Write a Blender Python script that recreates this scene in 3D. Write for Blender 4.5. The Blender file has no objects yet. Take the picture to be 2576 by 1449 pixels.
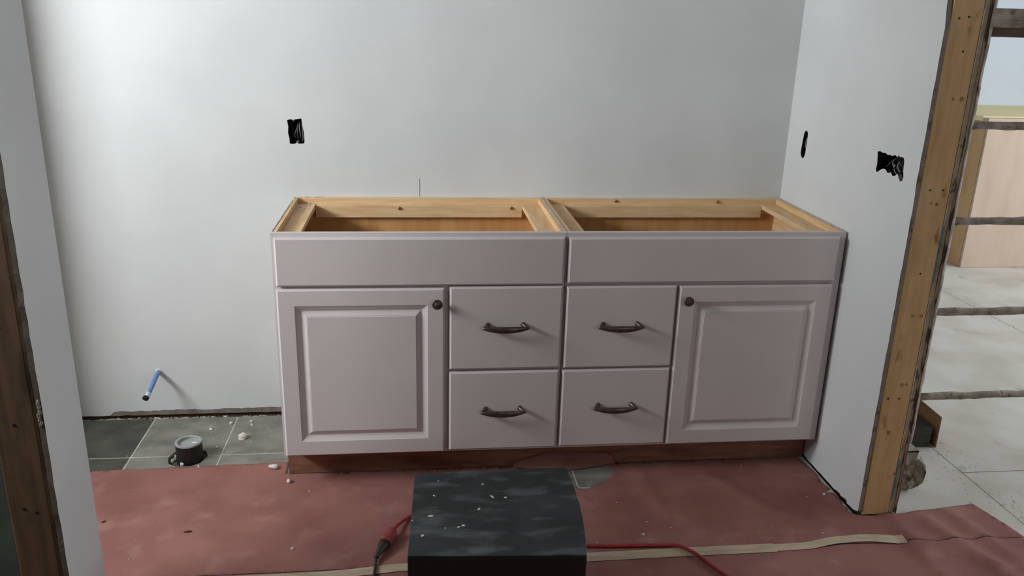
import bpy, bmesh, math, random
from mathutils import Vector, Matrix, geometry
from mathutils.bvhtree import BVHTree
random.seed(7)
C = bpy.context.scene.collection
sc = bpy.context.scene

# ------------------------------------------------------------------ camera
F_PX = 2093.69
PITCH, YAW, ROLL = 0.3123, 0.1204, 0.0278
cd = bpy.data.cameras.new('camera'); cam = bpy.data.objects.new('camera', cd); C.objects.link(cam)
cd.sensor_width = 36.0; cd.lens = F_PX / 2576 * 36.0; cd.clip_start = 0.02
fw = Vector((math.sin(YAW)*math.cos(PITCH), math.cos(YAW)*math.cos(PITCH), -math.sin(PITCH)))
rt = Vector((math.cos(YAW), -math.sin(YAW), 0)); up = rt.cross(fw)
r2 = rt*math.cos(ROLL) + up*math.sin(ROLL); u2 = -rt*math.sin(ROLL) + up*math.cos(ROLL)
M = Matrix((r2, u2, -fw)).transposed().to_4x4(); M.translation = Vector((0.4352, -3.0367, 1.4931))
cam.matrix_world = M
sc.camera = cam

# ------------------------------------------------------------------ world, lights, exposure
w = bpy.data.worlds.new('World'); sc.world = w; w.use_nodes = True
w.node_tree.nodes['Background'].inputs[0].default_value = (0.80, 0.90, 1.0, 1)
w.node_tree.nodes['Background'].inputs[1].default_value = 0.6
sc.view_settings.view_transform = 'Standard'; sc.view_settings.look = 'None'
sc.view_settings.gamma = 1.0; sc.view_settings.use_curve_mapping = False
sc.view_settings.exposure = 0.0

def area_light(name, loc, direction, sx, sy, power, col):
    l = bpy.data.lights.new(name, 'AREA'); l.shape = 'RECTANGLE'; l.size = sx; l.size_y = sy
    l.energy = power; l.color = col
    o = bpy.data.objects.new(name, l); C.objects.link(o); o.location = loc
    d = Vector(direction).normalized()
    o.rotation_euler = d.to_track_quat('-Z', 'Y').to_euler()
    return o
# daylight at the inferred side windows, plus fill at an added front window
area_light('window_and_fill_light', (-2.22, -1.60, 2.00), (1, 0.05, 0.30), 1.5, 0.72, 140, (0.93, 0.98, 1.0))
area_light('window_and_fill_light', (2.6, -4.93, 1.75), (0, 1, -0.1), 1.2, 1.0, 13.0, (1.0, 0.97, 0.95))  # fill added behind the camera to lift the stud and far paper
area_light('window_and_fill_light', (6.12, -0.25, 1.74), (-1, 0.05, -0.14), 2.4, 1.15, 128, (0.86, 0.94, 1.0))

# ------------------------------------------------------------------ materials
def lin(c):
    return tuple((x/255/12.92 if x/255 <= 0.04045 else ((x/255+0.055)/1.055)**2.4) for x in c)
def mat(name, c1, c2=None, scale=6.0, rough=0.6, bump=0.0, bscale=60.0, stretch=None, metal=0.0, detail=4.0,
        lo=0.4, hi=0.65, spec=0.5, c3=None, scale3=30.0, lo3=0.6, hi3=0.68, stretch3=None, coat=0.0):
    m = bpy.data.materials.new(name); m.use_nodes = True
    nt = m.node_tree; N = nt.nodes; Lk = nt.links
    b = N['Principled BSDF']; b.inputs['Roughness'].default_value = rough; b.inputs['Metallic'].default_value = metal
    b.inputs['Specular IOR Level'].default_value = spec; b.inputs['Coat Weight'].default_value = coat
    A = (*lin(c1), 1); b.inputs['Base Color'].default_value = A
    tc = N.new('ShaderNodeTexCoord')
    def noise(s, st, det):
        mp = N.new('ShaderNodeMapping'); Lk.new(tc.outputs['Object'], mp.inputs[0])
        if st: mp.inputs['Scale'].default_value = st
        n = N.new('ShaderNodeTexNoise'); n.inputs['Scale'].default_value = s; n.inputs['Detail'].default_value = det
        Lk.new(mp.outputs[0], n.inputs['Vector']); return n
    def ramp(n, a, z):
        r = N.new('ShaderNodeMapRange'); r.inputs[1].default_value = a; r.inputs[2].default_value = z
        Lk.new(n.outputs['Fac'], r.inputs[0]); return r
    last = None
    if c2:
        r = ramp(noise(scale, stretch, detail), lo, hi)
        mx = N.new('ShaderNodeMix'); mx.data_type = 'RGBA'
        Lk.new(r.outputs[0], mx.inputs[0]); mx.inputs[6].default_value = A; mx.inputs[7].default_value = (*lin(c2), 1)
        last = mx.outputs[2]
    if c3:
        r = ramp(noise(scale3, stretch3, 5.0), lo3, hi3)
        mx = N.new('ShaderNodeMix'); mx.data_type = 'RGBA'
        Lk.new(r.outputs[0], mx.inputs[0]); mx.inputs[7].default_value = (*lin(c3), 1)
        if last: Lk.new(last, mx.inputs[6])
        else: mx.inputs[6].default_value = A
        last = mx.outputs[2]
    if last: Lk.new(last, b.inputs['Base Color'])
    if bump:
        n = noise(bscale, None, 3.0); bp = N.new('ShaderNodeBump'); bp.inputs['Strength'].default_value = bump
        bp.inputs['Distance'].default_value = 0.004
        Lk.new(n.outputs['Fac'], bp.inputs['Height']); Lk.new(bp.outputs[0], b.inputs['Normal'])
    return m
wall_paint = mat('white_primer', (214,215,215), (220,221,221), 3, 0.75, 0.05, 140, spec=0.25)
wall_paint2 = mat('white_primer_far', (206,212,222), (210,216,226), 3, 0.8, 0.05, 140, spec=0.2)
ceil_mat = mat('ceiling_board', (150,147,142), rough=0.9)
raw_board = mat('bare_grey_drywall', (140,138,132), (150,147,141), 4, 0.9)
gyp_edge = mat('gypsum_edge', (138,127,122), (150,140,134), 30, 0.95, 0.4, 60, c3=(104,92,84), scale3=40, lo3=0.58, hi3=0.66)
beige_edge = mat('beige_gypsum_edge', (186,172,148), (164,150,128), 24, 0.95, 0.3, 60, c3=(110,96,80), scale3=30, lo3=0.6, hi3=0.68)
gyp_shaded = mat('shaded_gypsum_edge', (84,76,66), (72,64,54), 20, 0.95, 0.4, 60)  # darker copy of the gypsum edge; shade of the left end put into colour
bead_mat = mat('dirty_corner_bead', (132,114,98), (116,98,84), 20, 0.8, 0.3, 60, c3=(56,38,28), scale3=9, lo3=0.50, hi3=0.54, stretch3=(3,3,1))
brown_paper = mat('drywall_back_paper', (120,108,100), (140,128,120), 25, 0.95)
stud_wood = mat('spruce_stud', (228,192,142), (216,178,124), 9, 0.75, 0.1, 90, stretch=(6,6,0.6), c3=(150,106,58), scale3=7, lo3=0.62, hi3=0.74, stretch3=(3,3,1.2))
stud_shaded = mat('shaded_spruce_stud', (86,62,38), (68,48,28), 9, 0.8, 0.1, 90, stretch=(6,6,0.5), c3=(48,32,18), scale3=6, lo3=0.6, hi3=0.72, stretch3=(3,3,0.8))  # darker copy of the spruce; shade on unlit wood put into colour
knot_mat = mat('wood_knot', (184,142,90), (150,108,62), 60, 0.8)
nail_mat = mat('nail_head', (42,36,32), rough=0.5, metal=0.6)
cab_paint = mat('warm_white_cabinet_paint', (207,198,197), (210,201,200), 5, 0.5, 0.03, 220, spec=0.3)
cab_edge = mat('raw_cabinet_side', (196,188,180), (170,160,150), 40, 0.7)
pine = mat('raw_pine', (224,192,150), (212,174,128), 10, 0.7, 0.06, 120, stretch=(0.7,5,8), c3=(176,124,76), scale3=5, lo3=0.68, hi3=0.78, stretch3=(0.8,3,3))
pine_side = mat('raw_pine_side', (222,188,146), (208,170,124), 10, 0.7, 0.06, 120, stretch=(6,0.7,8))
ply_in = mat('birch_ply_interior', (202,152,98), (188,136,82), 6, 0.65, 0.05, 120, stretch=(5,5,0.6))
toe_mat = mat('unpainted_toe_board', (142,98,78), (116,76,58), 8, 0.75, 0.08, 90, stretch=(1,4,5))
pewter = mat('dark_pewter', (108,96,92), (84,74,70), 40, 0.36, 0.1, 300, metal=0.75)
brass = mat('brass_screw', (150,118,66), rough=0.35, metal=0.8)
tile_mat = mat('grey_green_slate_tile', (136,134,126), (104,103,96), 7, 0.62, 0.12, 40, stretch=(1,1.6,1), lo=0.36, hi=0.66, c3=(158,156,148), scale3=14, lo3=0.6, hi3=0.75)
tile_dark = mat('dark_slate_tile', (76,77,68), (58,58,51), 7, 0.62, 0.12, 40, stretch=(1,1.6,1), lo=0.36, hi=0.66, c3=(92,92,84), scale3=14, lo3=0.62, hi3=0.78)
grout = mat('pale_grout', (186,184,174), (168,166,156), 60, 0.95, 0.3, 200)
paper_red = mat('red_rosin_paper', (150,104,97), (136,91,85), 5, 0.85, 0.16, 22, spec=0.2, c3=(162,120,112), scale3=9, lo3=0.56, hi3=0.78)
tape_mat = mat('masking_tape', (190,172,150), (176,156,134), 14, 0.7, 0.05, 60, stretch=(1,4,1))
black_plastic = mat('scuffed_black_plastic', (26,32,34), (44,51,53), 9, 0.55, 0.08, 40, lo=0.42, hi=0.72, c3=(92,98,98), scale3=13, lo3=0.50, hi3=0.80, stretch3=(0.7,1.8,1))
black_side = mat('black_box_side', (16,17,18), (22,23,24), 8, 0.6)
dust_mat = mat('plaster_dust', (208,202,194), rough=0.95)
plaster = mat('white_plaster', (220,214,206), (200,192,182), 60, 0.9, 0.4, 150)
abs_black = mat('black_drain_plastic', (20,20,20), (28,28,28), 20, 0.55)
cap_grey = mat('grey_test_cap', (158,162,162), (142,147,147), 30, 0.6, 0.1, 90)
blue_pex = mat('blue_tubing', (84,128,196), (112,150,205), 60, 0.45, lo=0.45, hi=0.6)
cap_black = mat('black_cap', (16,16,18), rough=0.6)
white_plastic = mat('milky_plastic', (206,210,216), rough=0.4)
box_black = mat('black_electrical_box', (18,18,18), (26,26,26), 30, 0.55)
wire_white = mat('white_wire', (150,148,145), (120,118,115), 40, 0.5)
wire_dark = mat('dark_wire', (70,62,60), rough=0.5)
cord_red = mat('red_cord_rubber', (172,48,52), (150,38,42), 40, 0.5)
conn_red = mat('red_connector_rubber', (160,72,72), (146,60,62), 40, 0.55)
cord_black = mat('black_cord_rubber', (38,32,22), (52,45,32), 60, 0.55)
dirty_metal = mat('plaster_caked_steel', (178,168,156), (140,128,116), 25, 0.8, 0.5, 50, metal=0.0, c3=(122,104,90), scale3=22, lo3=0.58, hi3=0.66)
scaf_board = mat('dirty_scaffold_board', (112,92,78), (70,52,42), 14, 0.85, 0.3, 50, stretch=(0.5,3,3))
red_steel = mat('faded_red_steel', (128,74,74), (100,84,80), 30, 0.6)
wheel_mat = mat('caked_caster', (150,140,124), (86,80,70), 30, 0.85, 0.8, 50, c3=(196,186,168), scale3=26, lo3=0.58, hi3=0.66)
ply_pink = mat('plywood_face', (204,180,162), (196,170,150), 5, 0.75, 0.03, 60, stretch=(2,2,0.5))
ply_side = mat('plywood_side', (206,168,120), (192,152,104), 5, 0.75, stretch=(2,2,0.5))
top_yellow = mat('yellow_pine_top', (242,226,176), (236,216,160), 6, 0.7, stretch=(0.6,4,4))
subfloor = mat('dusty_plywood_subfloor', (206,200,190), (190,182,170), 4, 0.8, 0.1, 50, c3=(128,126,122), scale3=6, lo3=0.62, hi3=0.86)
slab_mat = mat('dark_subfloor', (82,72,62), (60,52,46), 12, 0.95)
grime = mat('grey_grime', (150,149,146), (172,168,162), 28, 0.95)
cardboard = mat('brown_cardboard', (140,104,70), (126,92,60), 12, 0.85)
cardboard_dark = mat('stained_cardboard', (70,62,54), (58,52,46), 12, 0.9)
stack_tile = mat('stacked_slate_tile', (72,72,64), (58,58,52), 18, 0.7)  # shadow on the stack put into the tile colour as a darker tone
dark_wood = mat('dark_sliver', (54,32,26), rough=0.8)
bluetape = mat('blue_masking_tape', (84,116,140), (70,98,120), 30, 0.7)
pencil = mat('pencil_graphite', (74,72,72), rough=0.8)
win_white = mat('window_vinyl', (224,224,222), rough=0.5)

# ------------------------------------------------------------------ object helpers
BASE = {}
def wloc(o):
    p = Vector((0,0,0))
    while o: p += o.location; o = o.parent
    return p
def obj(name, bm, m, parent=None, loc=None, smooth=False, bevel=0.0, angle=40, sheet=False):
    """link a bmesh (world coordinates) as ONE mesh object"""
    o0 = wloc(parent) if parent else Vector(loc or (0,0,0))
    bmesh.ops.translate(bm, verts=bm.verts, vec=-o0)
    bmesh.ops.recalc_face_normals(bm, faces=bm.faces)
    if sheet:
        bm.normal_update()
        if sum(f.normal.z for f in bm.faces) < 0: bmesh.ops.reverse_faces(bm, faces=bm.faces)
    me = bpy.data.meshes.new(name); bm.to_mesh(me); bm.free()
    ms = m if isinstance(m, (list, tuple)) else [m]
    for x in ms: me.materials.append(x)
    o = bpy.data.objects.new(name, me); C.objects.link(o)
    if parent: o.parent = parent
    else: o.location = o0
    if smooth: me.shade_smooth()
    if bevel:
        bv = o.modifiers.new('bevel', 'BEVEL'); bv.width = bevel; bv.segments = 2; bv.limit_method = 'ANGLE'; bv.angle_limit = math.radians(angle)
    return o
def tag(o, label, cat, group=None):
    o['label'] = label; o['category'] = cat
    if group: o['group'] = group
    return o
def thing(name, label, cat, loc, group=None):
    o = bpy.data.objects.new(name, None); o.empty_display_size = 0.05; C.objects.link(o); o.location = loc
    return tag(o, label, cat, group)
def struct(o): o['kind'] = 'structure'; return o
def lab(o, label): o['label'] = label; return o

def box(bm, x0, x1, y0, y1, z0, z1, mi=0):
    v = [bm.verts.new((x, y, z)) for x in (x0, x1) for y in (y0, y1) for z in (z0, z1)]
    for q in ((0,1,3,2),(4,6,7,5),(0,4,5,1),(2,3,7,6),(0,2,6,4),(1,5,7,3)):
        f = bm.faces.new([v[i] for i in q]); f.material_index = mi
    return v
def B(*a):
    bm = bmesh.new(); box(bm, *a); return bm
def prism(bm, pts, z0, z1, fn=lambda a, b, c: (a, b, c)):
    lo = [bm.verts.new(fn(a, b, z0)) for a, b in pts]; hi = [bm.verts.new(fn(a, b, z1)) for a, b in pts]
    bm.faces.new(lo[::-1]); bm.faces.new(hi); n = len(pts)
    for i in range(n): bm.faces.new((lo[i], lo[(i+1) % n], hi[(i+1) % n], hi[i]))
def slab(bm, outer, holes, c0, c1, fn):
    """solid sheet with holes; fn(a, b, c) -> point; c0 is the face seen, c1 the back; edges get material 1"""
    loops = [outer] + holes
    flat = [p for l in loops for p in l]
    tris = geometry.tessellate_polygon([[Vector((a, b, 0)) for a, b in l] for l in loops])
    f0 = [bm.verts.new(fn(a, b, c0)) for a, b in flat]; f1 = [bm.verts.new(fn(a, b, c1)) for a, b in flat]
    for t in tris:
        try:
            bm.faces.new([f0[i] for i in t]); bm.faces.new([f1[i] for i in t][::-1])
        except ValueError: pass
    k = 0
    for l in loops:
        n = len(l)
        for i in range(n):
            a, b = k+i, k+(i+1) % n
            f = bm.faces.new((f0[a], f0[b], f1[b], f1[a])); f.material_index = 1
        k += n
def frames(pts):
    out = []; n = len(pts); u = None
    for i, p in enumerate(pts):
        t = (pts[min(i+1, n-1)] - pts[max(i-1, 0)]).normalized()
        if u is None:
            u = t.orthogonal().normalized()
        else:
            u = (u - t*u.dot(t)).normalized()
        out.append((p, u, t.cross(u)))
    return out
def spline(pts, k=8):
    P = [Vector(p) for p in pts]; P = [2*P[0]-P[1]] + P + [2*P[-1]-P[-2]]; out = []
    for i in range(1, len(P)-2):
        for j in range(k):
            t = j/k; a, b, c, d = P[i-1], P[i], P[i+1], P[i+2]
            out.append(0.5*((2*b) + (c-a)*t + (2*a-5*b+4*c-d)*t*t + (-a+3*b-3*c+d)*t**3))
    out.append(P[-2]); return out
def tube(bm, pts, r, seg=10, jit=0.0, rng=random):
    pts = [Vector(p) for p in pts]; rings = []
    for i, (p, u, v) in enumerate(frames(pts)):
        rr = r(i/(len(pts)-1)) if callable(r) else r
        ring = []
        for s in range(seg):
            a = 2*math.pi*s/seg; q = rr*(1 + (rng.random()-0.5)*jit)
            ring.append(bm.verts.new(p + u*math.cos(a)*q + v*math.sin(a)*q))
        rings.append(ring)
    for a, b in zip(rings, rings[1:]):
        for s in range(seg): bm.faces.new((a[s], a[(s+1) % seg], b[(s+1) % seg], b[s]))
    bm.faces.new(rings[0][::-1]); bm.faces.new(rings[-1])
def lathe(bm, prof, origin, axis, seg=20, jit=0.0, rng=random, cap=True):
    """prof: list of (radius, distance along axis); radius 0 closes"""
    ax = Vector(axis).normalized(); u = ax.orthogonal().normalized(); v = ax.cross(u); O = Vector(origin); rings = []
    for r, h in prof:
        if r <= 1e-6: rings.append([bm.verts.new(O + ax*h)])
        else:
            rings.append([bm.verts.new(O + ax*h + (u*math.cos(2*math.pi*s/seg) + v*math.sin(2*math.pi*s/seg))*r*(1+(rng.random()-0.5)*jit)) for s in range(seg)])
    for a, b in zip(rings, rings[1:]):
        for s in range(seg):
            t = (s+1) % seg
            if len(a) == 1 and len(b) == 1: continue
            if len(a) == 1: bm.faces.new((a[0], b[s], b[t]))
            elif len(b) == 1: bm.faces.new((a[s], a[t], b[0]))
            else: bm.faces.new((a[s], a[t], b[t], b[s]))
    if cap and len(rings[0]) > 1: bm.faces.new(rings[0][::-1])
    if cap and len(rings[-1]) > 1: bm.faces.new(rings[-1])
def chunk(bm, c, sx, sy, sz, rng, sub=2, jit=0.35):
    r = bmesh.ops.create_icosphere(bm, subdivisions=sub, radius=1.0)
    ph = [rng.random()*6 for _ in range(6)]; ca, sa = math.cos(ph[5]), math.sin(ph[5])
    for v in r['verts']:
        k = 1 + jit*(0.5*math.sin(3*v.co.x+ph[0]) + 0.5*math.sin(3.4*v.co.y+ph[1]) + 0.4*math.sin(4*v.co.z+ph[2])) + (rng.random()-0.5)*0.25*jit
        x, y, z = v.co.x*k*sx, v.co.y*k*sy, max(v.co.z*k, -0.72)*sz
        v.co = (c[0] + x*ca - y*sa, c[1] + x*sa + y*ca, c[2] + 0.72*sz + z)
def ragged(p0, p1, n, amp, rng, along=0.25):
    a, b = Vector(p0), Vector(p1); d = b - a; nrm = Vector((-d.y, d.x)).normalized(); out = []
    for i in range(n+1):
        t = i/n + ((rng.random()-0.5)*along/n if 0 < i < n else 0)
        o = (rng.random()-0.5)*2*amp if 0 < i < n else 0
        out.append(tuple(a + d*t + nrm*o))
    return out
def inside(p, poly):
    x, y = p; r = False; n = len(poly)
    for i in range(n):
        (x1, y1), (x2, y2) = poly[i], poly[(i+1) % n]
        if (y1 > y) != (y2 > y) and x < (x2-x1)*(y-y1)/(y2-y1) + x1: r = not r
    return r

XR = 1.8384            # face of the right side wall
D, HC = 0.540, 0.8617  # cabinet depth and height
rng = random.Random(3)

# ================================================================== SETTING
floor = struct(obj('floor', B(-2.45, 6.3, -5.1, 2.95, -0.09, -0.012), slab_mat))
# --- tiles (rows from the back wall), grout bed and drain hole
HX, HY, HR = -0.368, -0.332, 0.067
XJ = [-0.5625 + 0.3065*k for k in range(-1, 8)]; YJ = [-0.022, -0.322, -0.625, -0.93]
obj('grout_bed', (lambda bm: (slab(bm, [(-1.25, -0.95), (XR-0.004, -0.95), (XR-0.004, -0.026), (-1.25, -0.026)],
    [[(HX+HR*math.cos(a*math.pi/12), HY+HR*math.sin(a*math.pi/12)) for a in range(24)]], -0.0008, -0.012, lambda a, b, c: (a, b, c)), bm)[1])(bmesh.new()), [grout, grout], floor)
g = 0.0030
def tile_poly(x0, x1, y0, y1):
    P = [(x0, y0), (x1, y0), (x1, y1), (x0, y1)]
    if not (x0 < HX-HR and HX+HR < x1) : return P
    for (ye, idx) in ((y0, 0), (y1, 2)):
        if abs(ye-HY) < HR:
            h = math.sqrt(HR*HR-(ye-HY)**2); up_ = idx == 0
            a0 = math.atan2(ye-HY, -h); a1 = math.atan2(ye-HY, h)
            if up_:   # notch along the near edge of the far tile: arc over the top from left to right
                if a0 < a1: a0 += 2*math.pi
                arc = [a0 + (a1-a0)*i/12 for i in range(13)]
            else:     # notch along the far edge of the near tile: arc under, from right to left
                a0 = a0 if a0 < 0 else a0 - 2*math.pi
                if a1 > 0: a1 = a1 - 0
                arc = [a1 + (a0-a1)*i/14 for i in range(15)]
            A = [(HX+(HR+0.004*math.sin(5*a))*math.cos(a), HY+(HR+0.004*math.sin(5*a))*math.sin(a)) for a in arc]
            P = [P[0]] + A + P[1:] if up_ else P[:3] + A + P[3:]
    return P
for r in range(3):
    for i in range(8):
        x0, x1 = XJ[i]+g, min(XJ[i+1]-g, XR-0.006); y0, y1 = YJ[r+1]+g, YJ[r]-g
        if r == 2 and i not in (4, 5, 6): continue
        bm = bmesh.new(); slab(bm, tile_poly(x0, x1, y0, y1), [], -0.0003*rng.random(), -0.010, lambda a, b, c: (a, b, c))
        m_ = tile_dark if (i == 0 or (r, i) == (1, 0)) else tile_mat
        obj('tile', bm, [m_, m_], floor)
# thinset squeezed out along the back row
bm = bmesh.new(); q = random.Random(5)
for i in range(70):
    x = -1.0 + 1.0*q.random(); chunk(bm, (x, -0.021+0.004*(q.random()-.5), -0.0065), 0.006+0.018*q.random(), 0.003, 0.0045, q, 1)
o = obj('thinset_crumbs', bm, grout, floor); o['kind'] = 'stuff'
# --- subfloor sheets of the next room (4 ft wide, seams as photographed)
for (x0, x1, y0, y1) in ((1.965, 2.358, -3.1, -0.02), (1.965, 2.358, -0.016, 2.74), (2.362, 3.598, -3.1, -0.62), (2.362, 3.598, -0.616, 2.74), (3.602, 4.84, -3.1, 0.5), (3.602, 4.84, 0.504, 2.74), (4.844, 6.1, -3.1, 2.74)):
    obj('plywood_sheet', B(x0, x1, y0, y1, -0.012, -0.001), subfloor, floor)
# mortar smears along the seams
bm = bmesh.new(); q = random.Random(11)
for i in range(280):
    s = q.random()
    if i % 3: x, y = 2.36 + q.gauss(0, 0.05), -1.2 + 1.0*s
    else: x, y = 3.6 + q.gauss(0, 0.04), 0.75 + 0.75*s
    chunk(bm, (x, y, -0.0016), 0.002+0.009*q.random()**2, 0.0012+0.0018*q.random(), 0.0008, q, 1)
o = obj('grime_smears', bm, grime, floor); o['kind'] = 'stuff'

# --- back wall drywall with outlet cut-out and torn bottom edge
def yz(a, b, c): return (a, c, b)
OUT1 = [(-0.011,1.134),(-0.002,1.1375),(0.006,1.137),(0.010,1.133),(0.014,1.137),(0.030,1.1395),(0.0385,1.141),(0.0395,1.128),(0.042,1.112),(0.045,1.09),(0.046,1.062),(0.044,1.0535),(0.03,1.052),(0.024,1.0525),(0.021,1.0575),(0.017,1.054),(0.010,1.0515),(0.0,1.051),(-0.006,1.053),(-0.0062,1.07),(-0.010,1.09),(-0.008,1.112)]
q = random.Random(9)
bot = ragged((-2.3, 0.005), (-0.735, 0.006), 60, 0.002, q) + ragged((-0.72, 0.020), (-0.42, 0.026), 18, 0.0022, q)[0:] + ragged((-0.40, 0.022), (0.02, 0.0275), 30, 0.0018, q) + [(XR+0.02, 0.024)]
bm = bmesh.new(); slab(bm, bot + [(XR+0.02, 2.5), (-2.3, 2.5)], [OUT1], 0.0, 0.0127, yz)
wall_back = struct(obj('wall_back', bm, [wall_paint, gyp_edge]))
bm = bmesh.new(); slab(bm, ragged((-2.3, 0.004), (XR+0.02, 0.004), 120, 0.0016, q) + [(XR+0.02, 0.07), (-2.3, 0.07)], [], 0.0012, 0.0125, yz)
obj('torn_paper_edge', bm, [brown_paper, gyp_edge], wall_back)
obj('bottom_plate', B(-2.3, XR+0.02, 0.0135, 0.10, -0.0115, 0.03), stud_shaded, wall_back)
obj('sheathing', B(-2.3, XR+0.02, 0.10, 0.112, -0.0115, 2.5), ply_side, wall_back)
bm = bmesh.new(); box(bm, 0.4505, 0.4519, -0.0004, 0.0, 0.864, 0.929); obj('pencil_line', bm, pencil, wall_back)

# --- right side wall: sheet with two cut-outs, end stud, opposite sheet
OUT2 = [(-0.127,1.047),(-0.122,1.055),(-0.123,1.075),(-0.126,1.10),(-0.130,1.128),(-0.137,1.136),(-0.146,1.140),(-0.154,1.136),(-0.160,1.132),(-0.161,1.115),(-0.160,1.09),(-0.159,1.07),(-0.158,1.055),(-0.152,1.043),(-0.140,1.038)]
OUT3 = [(-0.632,1.139),(-0.648,1.142),(-0.66,1.139),(-0.675,1.141),(-0.69,1.137),(-0.70,1.139),(-0.715,1.138),(-0.73,1.143),(-0.742,1.139),(-0.750,1.146),(-0.755,1.140),(-0.764,1.143),(-0.776,1.141),(-0.781,1.13),(-0.783,1.105),(-0.789,1.09),(-0.787,1.077),(-0.775,1.073),(-0.765,1.082),(-0.757,1.092),(-0.745,1.084),(-0.733,1.081),(-0.722,1.090),(-0.705,1.085),(-0.692,1.093),(-0.678,1.094),(-0.664,1.088),(-0.652,1.080),(-0.643,1.078),(-0.638,1.085),(-0.640,1.10),(-0.637,1.12)]
def sx(a, b, c): return (c, a, b)
q = random.Random(21)
near = ragged((-0.855, 0.018), (-0.860, 1.05), 40, 0.0014, q) + ragged((-0.857, 1.07), (-0.861, 1.50), 16, 0.0012, q) + ragged((-0.852, 1.56), (-0.852, 2.5), 20, 0.0025, q)
botr = ragged((0.0, 0.004), (-0.62, 0.004), 26, 0.003, q) + [(-0.66,0.005),(-0.70,0.004),(-0.712,0.009),(-0.735,0.011),(-0.745,0.006),(-0.765,0.012),(-0.783,0.013),(-0.787,0.004),(-0.80,0.006),(-0.83,0.008)]
bm = bmesh.new(); slab(bm, botr + near + [(0.0, 2.5)], [OUT2, OUT3], XR, XR+0.0127, sx)
wall_right = struct(obj('wall_right', bm, [wall_paint, gyp_edge]))
obj('bottom_plate', B(XR+0.014, 1.946, -0.80, 2.74, -0.011, 0.028), stud_shaded, wall_right)
stud = obj('end_stud', B(1.8565, 1.9455, -0.853, -0.815, 0.003, 2.5), stud_wood, wall_right, bevel=0.002)
for x, z in ((1.879,1.527),(1.906,1.531),(1.907,1.442),(1.886,1.063),(1.925,1.063),(1.903,0.815),(1.873,0.414),(1.909,0.413)):
    bm = bmesh.new(); lathe(bm, [(0.0027, 0), (0.0027, 0.0012), (0, 0.0016)], (x, -0.8532, z), (0, -1, 0), 10); obj('nail', bm, nail_mat, stud)
for x, z, r in ((1.905,1.316,.006),(1.930,1.316,.009),(1.896,1.024,.006),(1.913,1.022,.007),(1.903,0.683,.007),(1.930,0.683,.008),(1.91,0.459,.008),(1.895,0.296,.009),(1.925,0.46,.006),(1.94,0.15,.006)):
    bm = bmesh.new(); lathe(bm, [(r*0.75, 0), (r*0.6, 0.0004), (0, 0.0006)], (x, -0.8531, z), (0, -1, 0), 12, 0.4, q); obj('knot', bm, knot_mat, stud)
bm = bmesh.new()
for i in range(14): chunk(bm, (XR+0.004+0.008*q.random(), -0.8555+0.002*q.random(), 1.125+0.006*i), 0.004, 0.0035, 0.006, q, 2)
o = obj('torn_gypsum', bm, beige_edge, wall_right); o['kind'] = 'stuff'
obj('second_stud', B(1.8565, 1.9455, -0.814, -0.776, 0.003, 2.5), stud_wood, wall_right)
for y in (-0.42, 0.0, 0.40, 1.2, 2.0): obj('stud', B(1.8565, 1.9455, y, y+0.038, 0.029, 2.5), stud_wood, wall_right)
bm = bmesh.new(); slab(bm, [(2.75, 0.008)] + ragged((-0.8535, 0.006), (-0.8535, 2.5), 80, 0.0014, q) + [(2.75, 2.5)], [], 1.9475, 1.9600, sx)
obj('far_sheet', bm, [wall_paint, beige_edge], wall_right)
bm = bmesh.new(); slab(bm, [(-0.835, 0.01)] + ragged((-0.862, 0.01), (-0.862, 2.5), 120, 0.0014, q) + [(-0.835, 2.5)], [], 1.9606, 1.9660, sx)
obj('corner_bead', bm, [bead_mat, bead_mat], wall_right)
for z0, z1 in ((0.79, 0.955), (0.055, 0.20)):
    obj('blue_tape', B(1.9450, 1.9474, -0.8565, -0.838, z0, z1), bluetape, wall_right)

# --- short wall at the left, drywall return with stud end
xa = -0.3769; ye, yn = -1.10, -1.292
q = random.Random(33)
bm = bmesh.new(); slab(bm, [(ye, 0.004), (ye, 2.5)] + ragged((yn, 2.5), (yn, 0.004), 70, 0.0022, q), [], xa, xa-0.0127, sx)
wall_left = struct(obj('wall_left', bm, [wall_paint, gyp_shaded]))
ls = obj('end_stud', B(xa-0.0165-0.092, xa-0.0165, yn+0.002, yn+0.04, 0.0, 2.5), stud_shaded, wall_left, bevel=0.006)
obj('stud', B(xa-0.0165-0.092, xa-0.0165, ye-0.05, ye-0.013, 0.0, 2.5), stud_shaded, wall_left)
obj('back_sheet', B(xa-0.1215, xa-0.0128, ye-0.0125, ye, 0.004, 2.5), wall_paint, wall_left)
green = mat('green_board', (66,76,66), (56,64,56), 12, 0.9)
obj('green_board', B(-0.72, xa-0.1095, yn+0.008, yn+0.0205, 0.004, 2.5), green, wall_left)
for x, z in ((-0.44,0.62),(-0.425,0.40),(-0.45,0.41),(-0.44,0.85),(-0.46,0.85)):
    bm = bmesh.new(); lathe(bm, [(0.0034, 0), (0.0034, 0.0012), (0, 0.0016)], (x, yn+0.0018, z), (0, -1, 0), 10); obj('nail', bm, nail_mat, ls)
bm = bmesh.new()
for i in range(12): chunk(bm, (xa-0.0110+0.006*q.random(), yn+0.0005, 0.615+0.005*i), 0.0035, 0.003, 0.006, q, 2)
o = obj('torn_gypsum', bm, gyp_edge, wall_left); o['kind'] = 'stuff'

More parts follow.
